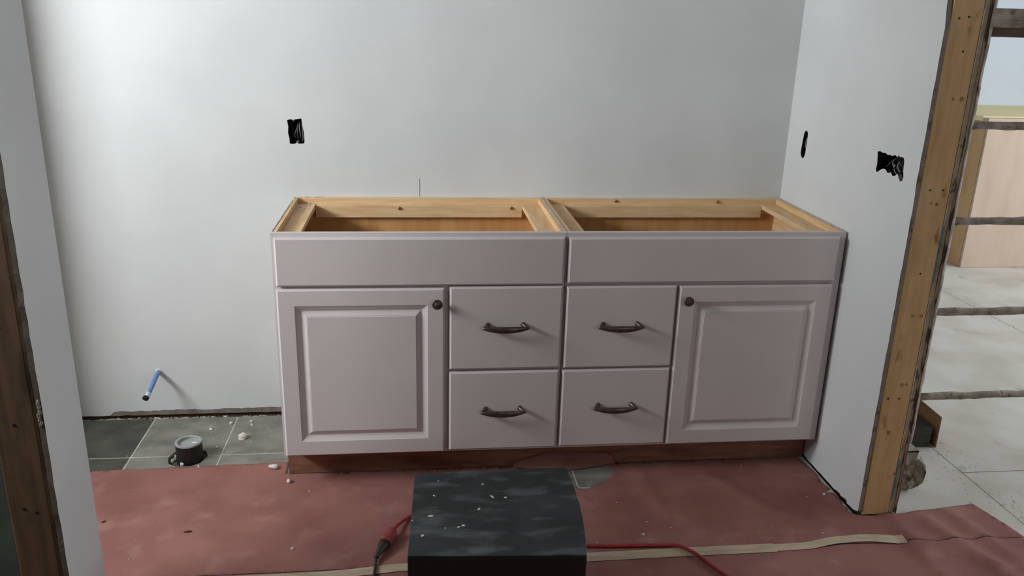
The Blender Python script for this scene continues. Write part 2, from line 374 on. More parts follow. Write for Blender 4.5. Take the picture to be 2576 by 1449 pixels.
# --- shell of the place outside the view
def wall_rect(name, fn, a0, a1, b0, b1, hole=None, c0=0.0, c1=0.12, m=raw_board):
    bm = bmesh.new()
    slab(bm, [(a0, b0), (a1, b0), (a1, b1), (a0, b1)], [[(hole[0], hole[2]), (hole[1], hole[2]), (hole[1], hole[3]), (hole[0], hole[3])]] if hole else [], c0, c1, fn)
    return struct(obj(name, bm, [m, m]))
wall_rect('wall_outer_left', sx, -5.0, 0.1, -0.01, 2.5, (-2.37, -0.83, 1.62, 2.38), -2.30, -2.42)
wall_rect('wall_front', yz, -2.42, 6.25, -0.01, 2.5, (1.98, 3.22, 1.22, 2.28), -5.0, -5.12)
wall_rect('wall_outer_right', sx, -5.0, 2.75, -0.01, 2.5, (-1.5, 1.0, 1.13, 2.35), 6.2, 6.32)
wall_rect('wall_far', yz, 1.9475, 6.32, -0.012, 2.5, None, 2.75, 2.87, wall_paint2)
struct(obj('added_shade_wall', B(-0.63, -0.515, -5.0, -1.50, -0.011, 2.5), raw_board))  # unseen wall added to keep window light off the left stud
struct(obj('wall_stub', B(-1.06, -0.93, -0.18, -0.001, -0.011, 2.5), raw_board))
struct(obj('ceiling', B(-2.42, 6.32, -5.12, 2.87, 2.5, 2.6), ceil_mat))
def window(name, fn, a0, a1, b0, b1, c):
    bm = bmesh.new(); t = 0.035
    for (p, r_, s, u_) in ((a0, a0+t, b0, b1), (a1-t, a1, b0, b1), (a0+t, a1-t, b0, b0+t), (a0+t, a1-t, b1-t, b1)):
        prism(bm, [(p, s), (r_, s), (r_, u_), (p, u_)], c-0.02, c+0.02, fn)
    return struct(obj(name, bm, win_white))
window('window_1', sx, -2.37, -0.83, 1.62, 2.38, -2.37)
window('added_fill_window', yz, 1.98, 3.22, 1.22, 2.28, -5.07)  # frame of the added opening that holds the fill light
window('window_3', sx, -1.5, 1.0, 1.13, 2.35, 6.26)

# ================================================================== CABINETS
YF = -D                 # face frame front
YD = YF - 0.019         # door face
def front_slab(x0, x1, z0, z1, b=0.0065):
    """slab front with a routed edge"""
    bm = bmesh.new()
    R = [(x0, x1, z0, z1, YF-0.0015), (x0, x1, z0, z1, YD+b), (x0+b*0.9, x1-b*0.9, z0+b*0.9, z1-b*0.9, YD)]
    rings = [[bm.verts.new(p) for p in ((a, y, c), (b_, y, c), (b_, y, d), (a, y, d))] for a, b_, c, d, y in R]
    for p, s in zip(rings, rings[1:]):
        for i in range(4): bm.faces.new((p[i], p[(i+1) % 4], s[(i+1) % 4], s[i]))
    bm.faces.new(rings[-1]); bm.faces.new(rings[0][::-1]); return bm
def door_slab(x0, x1, z0, z1):
    b = 0.0065; bm = bmesh.new()
    prof = [(0, YF-0.0015), (0, YD+b), (b*0.9, YD), (0.0535, YD), (0.0555, YD+0.0015), (0.0720, YD+0.0105), (0.0740, YD+0.0105), (0.0880, YD+0.0022), (0.0900, YD+0.0022), (0.0908, YD+0.0005), (0.0925, YD+0.0005)]
    rings = [[bm.verts.new(p) for p in ((x0+i, y, z0+i), (x1-i, y, z0+i), (x1-i, y, z1-i), (x0+i, y, z1-i))] for i, y in prof]
    for p, s in zip(rings, rings[1:]):
        for i in range(4): bm.faces.new((p[i], p[(i+1) % 4], s[(i+1) % 4], s[i]))
    bm.faces.new(rings[-1]); bm.faces.new(rings[0][::-1]); return bm
def pull(cx, cz):
    bm = bmesh.new(); n = 22; seg = 10; rings = []
    for i in range(n+1):
        t = -1 + 2*i/n; x = cx + 0.0755*t
        h = 0.0036 + 0.0076*(1-abs(t)**2.2); d = 0.0032 + 0.0026*(1-t*t)
        y = YD - 0.022 - 0.009*(1-t*t); z = cz + 0.0042 - h*0.80 + 0.0028*(1-t*t)
        rings.append([bm.verts.new((x, y + d*math.cos(a), z + h*math.sin(a))) for a in [2*math.pi*s/seg for s in range(seg)]])
    for a, b in zip(rings, rings[1:]):
        for s in range(seg): bm.faces.new((a[s], a[(s+1) % seg], b[(s+1) % seg], b[s]))
    bm.faces.new(rings[0][::-1]); bm.faces.new(rings[-1])
    for s in (-1, 1):
        tube(bm, spline([(cx+s*0.0560, YD+0.0005, cz+0.006), (cx+s*0.0595, YD-0.008, cz+0.005), (cx+s*0.067, YD-0.018, cz+0.001), (cx+s*0.0735, YD-0.0225, cz+0.0005)], 4), lambda t: 0.0086-0.0042*t, 10)
    return bm
def knob(cx, cz):
    bm = bmesh.new()
    lathe(bm, [(0.0085, 0), (0.0075, 0.004), (0.006, 0.010), (0.008, 0.014), (0.0150, 0.0165), (0.0165, 0.019), (0.0165, 0.021), (0.0152, 0.0235), (0.0122, 0.0235), (0.0112, 0.0225), (0.0085, 0.0255), (0.004, 0.0275), (0, 0.028)], (cx, YD+0.0005, cz), (0, -1, 0), 26)
    return bm
def cabinet(x0, x1, label, ff, door, drawers, knob_p, pulls, stile, screws, rail_z):
    t = thing('vanity_cabinet', label, 'cabinet', ((x0+x1)/2, YF/2, 0.0), 'vanity base cabinets')
    zb = 0.108; s = 0.0155
    for xs, side in ((x0, 0), (x1-s, 1)):
        bm = bmesh.new()   # side with toe notch
        side_shape = [(-0.002, 0.002), (-0.464, 0.002), (-0.464, zb), (YF+0.0195, zb), (YF+0.0195, HC-0.0012), (-0.002, HC-0.0012)]
        k0, k1 = (xs, xs+0.003) if side == 0 else (xs+s-0.003, xs+s)
        prism(bm, side_shape, xs+(0.003 if side == 0 else 0), xs+s-(0 if side == 0 else 0.003), lambda a, b, c: (c, a, b))
        obj('side_panel', bm, pine_side, t, bevel=0.001)
        bm = bmesh.new()   # painted outer skin
        prism(bm, [(y_, z_ if z_ < HC-0.01 else HC+0.0003) for y_, z_ in side_shape], k0, k1, lambda a, b, c: (c, a, b))
        obj('side_skin', bm, cab_edge, t)
    xi0, xi1 = x0+s, x1-s
    obj('back_panel', B(xi0, xi1, -0.0155, -0.0035, zb, 0.80), ply_in, t)
    obj('bottom_panel', B(xi0, xi1, YF+0.02, -0.016, zb, zb+0.016), ply_in, t)
    obj('top_rail', B(xi0, xi1, -0.018, -0.002, 0.801, HC-0.001), pine, t, bevel=0.001)
    obj('hanging_rail', B(xi0+0.0622, xi1-0.0622, -0.036, -0.0185, 0.792, 0.838), pine, t, bevel=0.0012)
    for a, b in ((xi0, xi0+0.062), (xi1-0.062, xi1)):
        obj('corner_brace', B(a+0.0005, b-0.0005, YF+0.02, -0.0187, 0.824, 0.840), pine_side, t, bevel=0.001)
    for x, z in screws:
        y = -0.018 if z > 0.838 else -0.036
        bm = bmesh.new(); lathe(bm, [(0.0048, 0), (0.0062, 0.0022), (0.0058, 0.0045), (0.0035, 0.0066), (0, 0.0072)], (x, y+0.0003, z), (0, -1, 0), 12); obj('screw', bm, brass, t, smooth=True)
    q = random.Random(int(x0*100)+4)
    for i in range(6):
        x = xi0+0.08+(xi1-xi0-0.16)*(i+0.4*q.random())/5.6
        bm = bmesh.new(); lathe(bm, [(0.0020, 0), (0.0016, 0.003), (0, 0.004)], (x, -0.0152, 0.655+0.006*q.random()), (0, -1, 0), 8); obj('brad', bm, nail_mat, t)
    # face frame
    bm = bmesh.new(); e = 0.0002
    sl, sr = stile
    box(bm, x0, sl, YF, YF+0.019, zb, HC); box(bm, sr, x1, YF, YF+0.019, zb, HC)
    for z0, z1 in ((0.822, HC), (0.675, 0.712), (zb, 0.135)): box(bm, sl, sr, YF, YF+0.019, z0, z1)
    mx = (door[0]+door[1])/2; md = (door[1]+drawers[0][0])/2 if door[0] < drawers[0][0] else (drawers[0][1]+door[0])/2
    box(bm, md-0.022, md+0.022, YF, YF+0.019, 0.135, 0.675)
    dx0, dx1 = (md+0.022, sr) if door[0] < drawers[0][0] else (sl, md-0.022)
    box(bm, dx0, dx1, YF, YF+0.019, 0.388, 0.424)
    obj('face_frame', bm, cab_paint, t)
    obj('false_front', front_slab(*ff), cab_paint, t)
    d = obj('door', door_slab(*door), cab_paint, t)
    obj('knob', knob(*knob_p), pewter, d, smooth=True)
    for dr, pc in zip(drawers, pulls):
        d = obj('drawer', front_slab(*dr), cab_paint, t)
        bm = bmesh.new()
        obj('pull_handle', pull(*pc), pewter, d, smooth=True)
        bx0, bx1, bz0, bz1 = dr[0]+0.03, dr[1]-0.03, dr[2]+0.035, dr[3]-0.06
        for a in ((bx0, bx0+0.012, YF+0.02, -0.07), (bx1-0.012, bx1, YF+0.02, -0.07), (bx0+0.012, bx1-0.012, -0.082, -0.07)):
            box(bm, a[0], a[1], a[2], a[3], bz0, bz1)
        box(bm, bx0+0.012, bx1-0.012, YF+0.02, -0.082, bz0, bz0+0.008)
        obj('drawer_box', bm, ply_in, d)
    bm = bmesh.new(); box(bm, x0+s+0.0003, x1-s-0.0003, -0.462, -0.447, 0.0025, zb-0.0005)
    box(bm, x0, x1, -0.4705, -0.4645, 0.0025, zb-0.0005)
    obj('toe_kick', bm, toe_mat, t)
    return t
cabinet(0.0, 0.9052, 'left vanity cabinet without countertop, its raised-panel door at the left end', (0.010, 0.8985, 0.696, 0.851), (0.008, 0.5235, 0.1145, 0.688),
        [(0.539, 0.8985, 0.4105, 0.6915), (0.538, 0.8975, 0.1195, 0.402)], (0.500, 0.641), [(0.7175, 0.5585), (0.7150, 0.2645)], (0.040, 0.870), [(0.377, 0.827), (0.788, 0.828)], 0)
cabinet(0.9065, 1.8300, 'right vanity cabinet without countertop, against the side wall, its door at the right end', (0.912, 1.8040, 0.699, 0.850), (1.2815, 1.8030, 0.1155, 0.688),
        [(0.9115, 1.2730, 0.4080, 0.6895), (0.9095, 1.2730, 0.1205, 0.4015)], (1.309, 0.641), [(1.0920, 0.5555), (1.0920, 0.2675)], (0.940, 1.790), [(1.185, 0.852), (1.583, 0.850)], 0)

# ================================================================== ELECTRICAL BOXES
def elec_box(label, fn, a0, a1, b0, b1, c, s, wires, tabs, hole):
    """fn maps (a, b, depth); box recessed behind the sheet"""
    P = fn((a0+a1)/2, b0, c)
    t = thing('electrical_box', label, 'electrical box', P, 'open electrical boxes in the walls')
    bm = bmesh.new(); d0, d1 = c+s*0.0140, c+s*0.070; th = 0.003
    def bx(p, r_, u_, v_, e0, e1): prism(bm, [(p, u_), (r_, u_), (r_, v_), (p, v_)], e0, e1, fn)
    bx(a0, a0+th, b0, b1, d0, d1); bx(a1-th, a1, b0, b1, d0, d1); bx(a0+th, a1-th, b0, b0+th, d0, d1); bx(a0+th, a1-th, b1-th, b1, d0, d1)
    bx(a0+th, a1-th, b0+th, b1-th, d1-th, d1)
    ca = sum(p[0] for p in hole)/len(hole); cb = sum(p[1] for p in hole)/len(hole); n = len(hole)
    inn = [(ca+(a-ca)*0.965, cb+(b-cb)*0.975) for a, b in hole]; mid = [(ca+(a-ca)*0.985, cb+(b-cb)*0.99) for a, b in hole]
    R4 = [[bm.verts.new(fn(a, b, d)) for a, b in L] for L, d in ((mid, c+s*0.0004), (mid, c+s*0.0139), (inn, c+s*0.0139), (inn, c+s*0.0004))]
    for k in range(4):
        for i in range(n): bm.faces.new((R4[k][i], R4[k][(i+1) % n], R4[(k+1) % 4][(i+1) % n], R4[(k+1) % 4][i]))
    obj('box_shell', bm, box_black, t)
    for pts, r, m in wires:
        bm = bmesh.new(); tube(bm, spline([fn(a, b, c+s*d) for a, b, d in pts], 6), r, 7)
        obj('wire', bm, m, t, smooth=True)
    for a, b in tabs:
        bm = bmesh.new(); prism(bm, [(a+0.0055*math.cos(i*math.pi/5), b+0.0055*math.sin(i*math.pi/5)) for i in range(10)], c+s*0.0128, c+s*0.0152, fn)
        obj('screw_tab', bm, wire_white, t)
elec_box('open black electrical box in the back wall, left above the cabinets', yz, -0.014, 0.050, 1.047, 1.145, 0.0, 1,
    [([(0.026,1.135,.045),(0.020,1.11,.022),(0.012,1.085,.016),(0.012,1.072,.02),(0.020,1.068,.03)], .0012, wire_white),
     ([(0.028,1.132,.04),(0.022,1.10,.012),(0.023,1.07,.014),(0.034,1.055,.03)], .0020, wire_dark),
     ([(0.030,1.134,.045),(0.029,1.11,.014),(0.031,1.085,.012),(0.030,1.068,.022)], .0016, wire_white),
     ([(0.036,1.134,.03),(0.039,1.10,.010),(0.0405,1.075,.010),(0.037,1.058,.02)], .0014, wire_white)], [(0.010, 1.1345), (0.021, 1.056)], OUT1)
elec_box('open black electrical box set upright in the right side wall, near the back corner', sx, -0.165, -0.118, 1.034, 1.144, XR, 1,
    [([(-0.142,1.13,.045),(-0.142,1.115,.012),(-0.136,1.09,.008),(-0.142,1.075,.010),(-0.150,1.09,.012),(-0.146,1.11,.03)], .0018, wire_white),
     ([(-0.140,1.136,.04),(-0.137,1.11,.014),(-0.134,1.07,.02)], .0015, wire_dark)], [(-0.150, 1.132), (-0.141, 1.043)], OUT2)
elec_box('open black electrical box set sideways in the right side wall, near the bare stud', sx, -0.792, -0.632, 1.070, 1.148, XR, 1,
    [([(-0.70,1.138,.045),(-0.702,1.12,.010),(-0.690,1.105,.006),(-0.672,1.098,.012)], .0018, wire_dark),
     ([(-0.705,1.138,.04),(-0.708,1.125,.012),(-0.712,1.11,.008)], .0017, wire_white),
     ([(-0.716,1.138,.04),(-0.735,1.112,.010),(-0.752,1.095,.012)], .0022, wire_white),
     ([(-0.722,1.137,.04),(-0.740,1.125,.012),(-0.752,1.112,.016),(-0.765,1.095,.03)], .0018, wire_dark),
     ([(-0.706,1.10,.03),(-0.722,1.100,.008),(-0.738,1.086,.012),(-0.748,1.084,.03)], .0015, wire_white)], [(-0.711, 1.108)], OUT3)

# ================================================================== PLUMBING
t = thing('water_supply_stub', 'blue water tube with black cap sticking out of the back wall', 'pipe', (-0.538, 0.0, 0.184))
path = spline([(-0.538, 0.012, 0.184), (-0.5375, -0.035, 0.183), (-0.5400, -0.075, 0.170), (-0.5480, -0.112, 0.146), (-0.5520, -0.124, 0.139)], 6)
bm = bmesh.new(); tube(bm, path, 0.0085, 14); obj('tube', bm, blue_pex, t, smooth=True)
ax = (path[-1]-path[-2]).normalized()
bm = bmesh.new(); lathe(bm, [(0.0088, -0.018), (0.0095, -0.018), (0.0095, 0.0), (0.0088, 0.0)], path[-1], ax, 16); lab(obj('clear_sleeve', bm, white_plastic, t, smooth=True), 'milky sleeve')
bm = bmesh.new(); lathe(bm, [(0.0100, 0), (0.0112, 0.002), (0.0112, 0.010), (0.0095, 0.012), (0, 0.012)], path[-1], ax, 18); lab(obj('end_cap', bm, cap_black, t), 'black round end cap')
bm = bmesh.new(); q = random.Random(4)
lathe(bm, [(0.0088, -0.002), (0.0135, -0.002), (0.0125, 0.002), (0.0088, 0.004)], (-0.538, 0.0, 0.185), (0, -1, 0), 14, 0.25, q); lab(obj('wall_collar', bm, plaster, t), 'chipped white collar at the wall')

t = thing('drain_pipe', 'short black drain pipe with grey cap rising from the hole in the floor tiles', 'pipe', (-0.358, -0.337, -0.011))
bm = bmesh.new(); lathe(bm, [(0.0445, 0.0), (0.0445, 0.071), (0.040, 0.074), (0.040, 0.0)], (-0.358, -0.337, -0.011+0.0003), (0, 0, 1), 32, cap=False); obj('pipe_wall', bm, abs_black, t, smooth=False)
bm = bmesh.new(); lathe(bm, [(0.0, 0.055), (0.034, 0.055), (0.0355, 0.0575), (0.0358, 0.0640), (0.0385, 0.0660), (0.0445, 0.0655), (0.0452, 0.0605), (0.0446, 0.0595)], (-0.358, -0.337, 0.0), (0, 0, 1), 32, cap=False); lab(obj('test_cap', bm, cap_grey, t), 'grey cap with raised rim')
bm = bmesh.new(); q = random.Random(8)
for i in range(9): chunk(bm, (-0.418+0.012*q.random(), -0.345+0.04*q.random(), -0.0118), 0.005+0.006*q.random(), 0.004, 0.006, q, 1)
o = obj('broken_edge_bits', bm, grout, floor); o['kind'] = 'stuff'

# ================================================================== PAPER, TAPE
def pz(x, y):
    z = 0.0022 + 0.0010*math.sin(7*x+2.1*y) * math.sin(5*y-1.3*x+1)
    # folds beyond the end of the wall and by the right foreground
    def ridge(px, py, dx, dy, wdt, h, l0, l1):
        L = math.hypot(dx, dy); ux, uy = dx/L, dy/L
        s = (x-px)*ux + (y-py)*uy; d = -(x-px)*uy + (y-py)*ux
        if s < l0 or s > l1: f = max(0, 1-min(abs(s-l0), abs(s-l1))/0.08)
        else: f = 1
        return h*f*math.exp(-(d/wdt)**2)
    z += ridge(1.94, -0.87, -0.02, -1, 0.030, 0.010, 0, 0.30) + ridge(1.84, -0.88, 1, -0.9, 0.028, 0.006, -0.1, 0.5)
    z += ridge(1.20, -0.55, 0.05, -1, 0.028, 0.005, 0, 0.35) + ridge(1.45, -0.60, 0.6, -1, 0.028, 0.005, 0, 0.4)
    z += ridge(2.05, -0.9, 0.25, -1, 0.03, 0.012, 0, 0.4) + ridge(2.16, -0.9, 0.2, -1, 0.03, 0.011, 0, 0.4)
    z += ridge(1.70, -0.99, 1, 0.1, 0.030, 0.010, 0, 0.16)
    z += ridge(0.0, -0.62, 1, 0.12, 0.028, 0.003, 0, 0.6) + ridge(-0.3, -0.80, 1, -0.3, 0.03, 0.003, 0, 0.7)
    return z
SURF = []
def zsurf(x, y):
    z = -0.0002
    for t in SURF:
        h = t.ray_cast(Vector((x, y, 0.3)), Vector((0, 0, -1)))
        if h[0] is not None: z = max(z, h[0].z)
    return z
def top_z(x, y, r=0.004):
    return max(zsurf(x+r*a, y+r*b) for a in (-1, 0, 1) for b in (-1, 0, 1))
HOLE = [(0.78,-0.478),(0.90,-0.480),(1.02,-0.478),(1.108,-0.486),(1.113,-0.515),(1.103,-0.552),(1.085,-0.578),(1.052,-0.612),(1.02,-0.622),(0.995,-0.640),(0.975,-0.636),(0.963,-0.618),(0.90,-0.60),(0.82,-0.56)]
def paper(name, outline, holes, step, label, dz=0.0):
    def dense(L):
        out = []
        for (xa_, ya_), (xb_, yb_) in zip(L, L[1:]+L[:1]):
            m_ = max(1, int(math.hypot(xb_-xa_, yb_-ya_)/step)); out += [(xa_+(xb_-xa_)*i/m_, ya_+(yb_-ya_)*i/m_) for i in range(m_)]
        return out
    q = random.Random(len(outline)); pts = []; edges = []
    outline = dense(outline); holes = [dense(h) for h in holes]
    for loop in [outline]+holes:
        k = len(pts); pts += [Vector(p) for p in loop]; n = len(loop); edges += [(k+i, k+(i+1) % n) for i in range(n)]
    xs = [p[0] for p in outline]; ys = [p[1] for p in outline]
    x = min(xs)
    while x < max(xs):
        y = min(ys)
        while y < max(ys):
            p = (x+(q.random()-.5)*step*.5, y+(q.random()-.5)*step*.5)
            if inside(p, outline) and not any(inside(p, h) for h in holes): pts.append(Vector(p))
            y += step
        x += step
    V, E_, Fc, *_ = geometry.delaunay_2d_cdt(pts, edges, [], 0, 1e-6)
    bm = bmesh.new(); vs = [bm.verts.new((p.x, p.y, pz(p.x, p.y)+dz)) for p in V]
    for f in Fc:
        c = (sum(V[i].x for i in f)/3, sum(V[i].y for i in f)/3)
        if inside(c, outline) and not any(inside(c, h) for h in holes):
            bm.faces.new([vs[i] for i in f])
    for v in [v for v in bm.verts if not v.link_faces]: bm.verts.remove(v)
    bmesh.ops.recalc_face_normals(bm, faces=bm.faces)
    if sum(f.normal.z for f in bm.faces) < 0: bmesh.ops.reverse_faces(bm, faces=bm.faces)
    SURF.append(BVHTree.FromBMesh(bm))
    o = obj(name, bm, paper_red, None, (0, 0, 0), smooth=True, sheet=True)
    so = o.modifiers.new('thick', 'SOLIDIFY'); so.thickness = 0.0006; so.offset = -1
    return tag(o, label, 'paper', 'red floor paper sheets')
q = random.Random(14)
far = ragged((-0.90, -0.419), (-0.012, -0.392), 30, 0.0025, q) + [(-0.010, -0.473)] + ragged((0.0, -0.4735), (XR-0.030, -0.4735), 30, 0.0012, q) + \
      [(1.822,-0.55),(1.826,-0.60),(1.818,-0.645),(1.827,-0.69),(1.80,-0.712),(1.826,-0.718),(1.832,-0.76),(1.822,-0.79),(1.829,-0.81),(1.816,-0.832),(1.8375,-0.853),(1.86,-0.857),(1.955,-0.857)] + \
      ragged((1.975, -0.856), (2.265, -0.815), 8, 0.002, q) + [(2.30, -0.95), (2.31, -1.006), (-0.90, -1.006)]
far_sheet = paper('rosin_paper_sheet', far[::-1], [HOLE], 0.016, 'red floor paper along the cabinets, with a torn hole by the toe board')
paper('rosin_paper_sheet', [(-0.90,-1.0085),(-0.90,-2.6),(2.33,-2.6),(2.31,-1.0085)], [], 0.022, 'red floor paper nearest the camera, on the near side of the pale tape')
# torn flap curled up against the toe board
bm = bmesh.new(); n = 26; rows = []; q = random.Random(2)
flap_h = [0.010,0.022,0.034,0.044,0.050,0.052,0.052,0.053,0.050,0.046,0.044,0.043,0.040,0.032]
for j in range(5):
    v = j/4; row = []
    for i in range(n+1):
        u = i/n; x = 0.765 + 0.365*u; k = min(int(u*13), 12); f = u*13-k; h = flap_h[k]*(1-f)+flap_h[k+1]*f
        yb = -0.482 - 0.030*math.sin(math.pi*min(1, u*1.05))
        y = yb + (-0.4725-yb)*v**0.7 + 0.002*math.sin(9*u+3*v); z = 0.004 + h*(0.35*v + 0.65*v*v) + 0.0015*math.sin(17*u+2*v)*v
        row.append(bm.verts.new((x + 0.01*v*math.sin(5*u), min(y, -0.4728), z)))
    rows.append(row)
for a, b in zip(rows, rows[1:]):
    for i in range(n): bm.faces.new((a[i], a[i+1], b[i+1], b[i]))
o = obj('torn_flap', bm, paper_red, far_sheet, smooth=True); so = o.modifiers.new('thick', 'SOLIDIFY'); so.thickness = 0.0006
# tape
bm = bmesh.new(); TT = [(-0.85,-1.036),(-0.5,-1.034),(0.046,-1.032),(0.243,-1.027),(0.40,-1.016),(0.66,-1.008),(0.93,-1.005),(1.19,-1.0035),(1.435,-1.0035),(1.575,-1.002),(1.70,-0.992),(1.787,-0.9875),(1.86,-0.995),(1.913,-1.0025)]
sp = spline([(x, y, 0) for x, y in TT], 16); rows = []
for i, p in enumerate(sp):
    hw = 0.0205 if 0.9 < p.x < 1.5 else 0.0165
    rows.append([bm.verts.new((p.x, p.y+hw*k, top_z(p.x, p.y+hw*k, 0.008)+0.0020)) for k in (-1, -0.5, 0, 0.5, 1)])
for ra, rb in zip(rows, rows[1:]):
    for k in range(4): bm.faces.new((ra[k], rb[k], rb[k+1], ra[k+1]))
bmesh.ops.recalc_face_normals(bm, faces=bm.faces)
SURF.append(BVHTree.FromBMesh(bm))
o = obj('masking_tape', bm, tape_mat, None, (0, 0, 0), sheet=True); so = o.modifiers.new('thick', 'SOLIDIFY'); so.thickness = 0.0005; so.offset = -1
tag(o, 'long strip of pale masking tape joining the red paper sheets', 'tape')

# ================================================================== BLACK BOX IN FRONT
ZT = 0.30; z0p = max(zsurf(0.41+0.02*i, -1.40+0.02*j) for i in range(23) for j in range(21))+0.0008
outl = [(0.409,-1.374),(0.4265,-1.010)] + [(0.53,-1.002),(0.65,-0.999),(0.76,-0.999),(0.8470,-1.001)] + [(0.8520,-1.06),(0.8530,-1.124),(0.8515,-1.19),(0.8485,-1.245),(0.8435,-1.295),(0.8380,-1.340),(0.8285,-1.401)] + [(0.62,-1.390)]
t = thing('work_box', 'black scuffed box splashed with plaster, standing on the red paper', 'box', (0.635, -1.19, z0p))
bm = bmesh.new(); prism(bm, [(0.632+(x-0.632)*0.985, -1.195+(y+1.195)*0.985) for x, y in outl], z0p, ZT-0.101); obj('body', bm, black_side, t, bevel=0.004)
bm = bmesh.new(); prism(bm, outl, ZT-0.100, ZT-0.004); obj('lid', bm, black_side, t, bevel=0.003)
bm = bmesh.new(); prism(bm, [(0.632+(x-0.632)*0.999, -1.195+(y+1.195)*0.999) for x, y in outl], ZT-0.0039, ZT); lab(obj('top_panel', bm, black_plastic, t, bevel=0.0022), 'scuffed top smeared with grey plaster dust')
q = random.Random(6)
for x, y, a, b in ((0.608,-1.074,.0035,.0035),(0.628,-1.138,.009,.0038),(0.662,-1.144,.0042,.0042),(0.477,-1.122,.006,.003),(0.420,-1.232,.004,.003),(0.466,-1.215,.007,.006),(0.545,-1.262,.005,.006),(0.588,-1.195,.004,.004),(0.444,-1.298,.006,.005),(0.59,-1.19,.003,.003),(0.49,-1.05,.002,.003),(0.533,-1.268,.006,.003),(0.50,-1.27,.003,.002)):
    bm = bmesh.new(); chunk(bm, (x, y, ZT-0.0003), a, b, 0.0011, q, 1, 0.25); obj('plaster_splash', bm, plaster, t, smooth=True)

# ================================================================== CORDS
def pp(x, y, r): return (x, y, pz(x, y)+r+0.0006)
RC = 0.0050
red = thing('extension_cord', 'red extension cord running behind the black box and across the red paper', 'cord', (0.9, -0.95, pz(0.9, -0.95)))
pts = [(0.3580,-0.862),(0.366,-0.842),(0.378,-0.815),(0.396,-0.785),(0.420,-0.755),(0.47,-0.74),(0.56,-0.78),(0.68,-0.87),(0.80,-0.935),(0.93,-0.9565),(1.06,-0.966),(1.180,-0.974),(1.215,-0.988),(1.250,-1.030),(1.285,-1.098),(1.36,-1.22),(1.48,-1.40),(1.62,-1.56),(1.78,-1.68)]
zz = [0.0225,0.0215,0.017,0.011,0.007]+[0.0056]*14
def lie(P, r):
    return [Vector((p.x, p.y, max(p.z, top_z(p.x, p.y, r+0.003)+r+0.0012))) for p in P]
bm = bmesh.new(); tube(bm, lie(spline([(x, y, z) for (x, y), z in zip(pts, zz)], 7), RC), RC, 10); obj('cable', bm, cord_red, red, smooth=True)
zc = max(top_z(0.359, -0.858, 0.02), top_z(0.336, -0.922, 0.02), top_z(0.347, -0.89, 0.02))+0.0202
a = Vector((0.3590, -0.858, zc)); e = Vector((0.3360, -0.922, zc)); dr = (e-a).normalized(); L = (e-a).length
bm = bmesh.new(); lathe(bm, [(0.0062, -0.006), (0.0085, 0.0), (0.0150, 0.006), (0.0175, 0.018), (0.0180, L*0.6), (0.0185, L*0.84), (0.0192, L*0.86), (0.0192, L-0.001), (0.0165, L)], a, dr, 18); lab(obj('socket_connector', bm, conn_red, red, smooth=True), 'lighter red socket end')
blk = thing('power_cord', 'black power cord with plug pushed into the red cord end', 'cord', (0.315, -1.03, pz(0.315, -1.03)))
e2 = e + dr*0.0020
bm = bmesh.new(); lathe(bm, [(0.0150, 0), (0.0152, 0.012), (0.0125, 0.020), (0.0108, 0.034), (0.0082, 0.046), (0.0078, 0.062), (0.0050, 0.066)], e2, dr+Vector((0, 0, -0.07)), 16); obj('plug', bm, cord_black, blk, smooth=True)
pe = e2 + (dr+Vector((0, 0, -0.07))).normalized()*0.064
bm = bmesh.new(); tube(bm, lie(spline([pe, (0.3130,-1.008,0.0125), (0.3110,-1.05,0.0078), (0.306,-1.10,0.0072), (0.292,-1.20,0.0078), (0.265,-1.35,0.0072), (0.25,-1.55,0.0078)], 7), 0.0042), 0.0042, 9); obj('cable', bm, cord_black, blk, smooth=True)

# ================================================================== PLASTER BITS AND SLIVERS
def bit(name, label, x, y, z, s, seed, m=plaster, cat='plaster', grp='loose plaster lumps', sub=2):
    bm = bmesh.new(); chunk(bm, (x, y, z), *s, random.Random(seed), sub); return tag(obj(name, bm, m, None, (x, y, z), smooth=False), label, cat, grp)
bit('plaster_lump', 'largest white plaster lump, on the grey tiles right of the drain pipe', -0.202, -0.205, -0.0003, (0.019, 0.012, 0.011), 1, sub=3)
bit('plaster_lump', 'white plaster lump on the paper edge by the cabinet corner', -0.058, -0.434, top_z(-0.058, -0.434, 0.012)+0.0002, (0.010, 0.015, 0.009), 2)
bit('plaster_lump', 'small plaster lump on the red paper just in front of the toe board corner', 0.007, -0.529, top_z(0.007, -0.529, 0.012)+0.0002, (0.008, 0.008, 0.0075), 3)
bit('plaster_lump', 'flat plaster crumb on the tile behind the drain pipe', -0.333, -0.128, -0.0003, (0.009, 0.005, 0.004), 4)
bit('plaster_lump', 'plaster crumb beside the grout line near the back wall', -0.268, -0.086, -0.0003, (0.006, 0.006, 0.006), 5)
bit('plaster_lump', 'plaster crumb beyond the largest lump, nearest the back wall', -0.196, -0.073, -0.0003, (0.0055, 0.005, 0.005), 6)
bit('plaster_lump', 'thin plaster flake close to the crumb beyond the largest lump', -0.190, -0.100, -0.0003, (0.010, 0.003, 0.003), 7)
bit('plaster_lump', 'grey-white pebble in front of the black drain pipe', -0.371, -0.392, -0.0004, (0.006, 0.005, 0.008), 8)
bit('plaster_lump', 'flat white chip lying on the grey cap of the drain pipe', -0.339, -0.331, 0.0546, (0.0095, 0.006, 0.002), 9)
bit('plaster_lump', 'small plaster crumb at the edge of the red paper near the drain pipe', -0.313, -0.404, -0.0004, (0.0055, 0.0045, 0.0035), 10)
bit('plaster_lump', 'small plaster crumb on the tile at the right foot of the drain pipe', -0.282, -0.270, -0.0004, (0.0045, 0.004, 0.0035), 11)
bit('plaster_lump', 'small plaster crumb on the red paper left of the black box', 0.068, -0.905, top_z(0.068, -0.905, 0.006)+0.0002, (0.006, 0.0035, 0.003), 12)
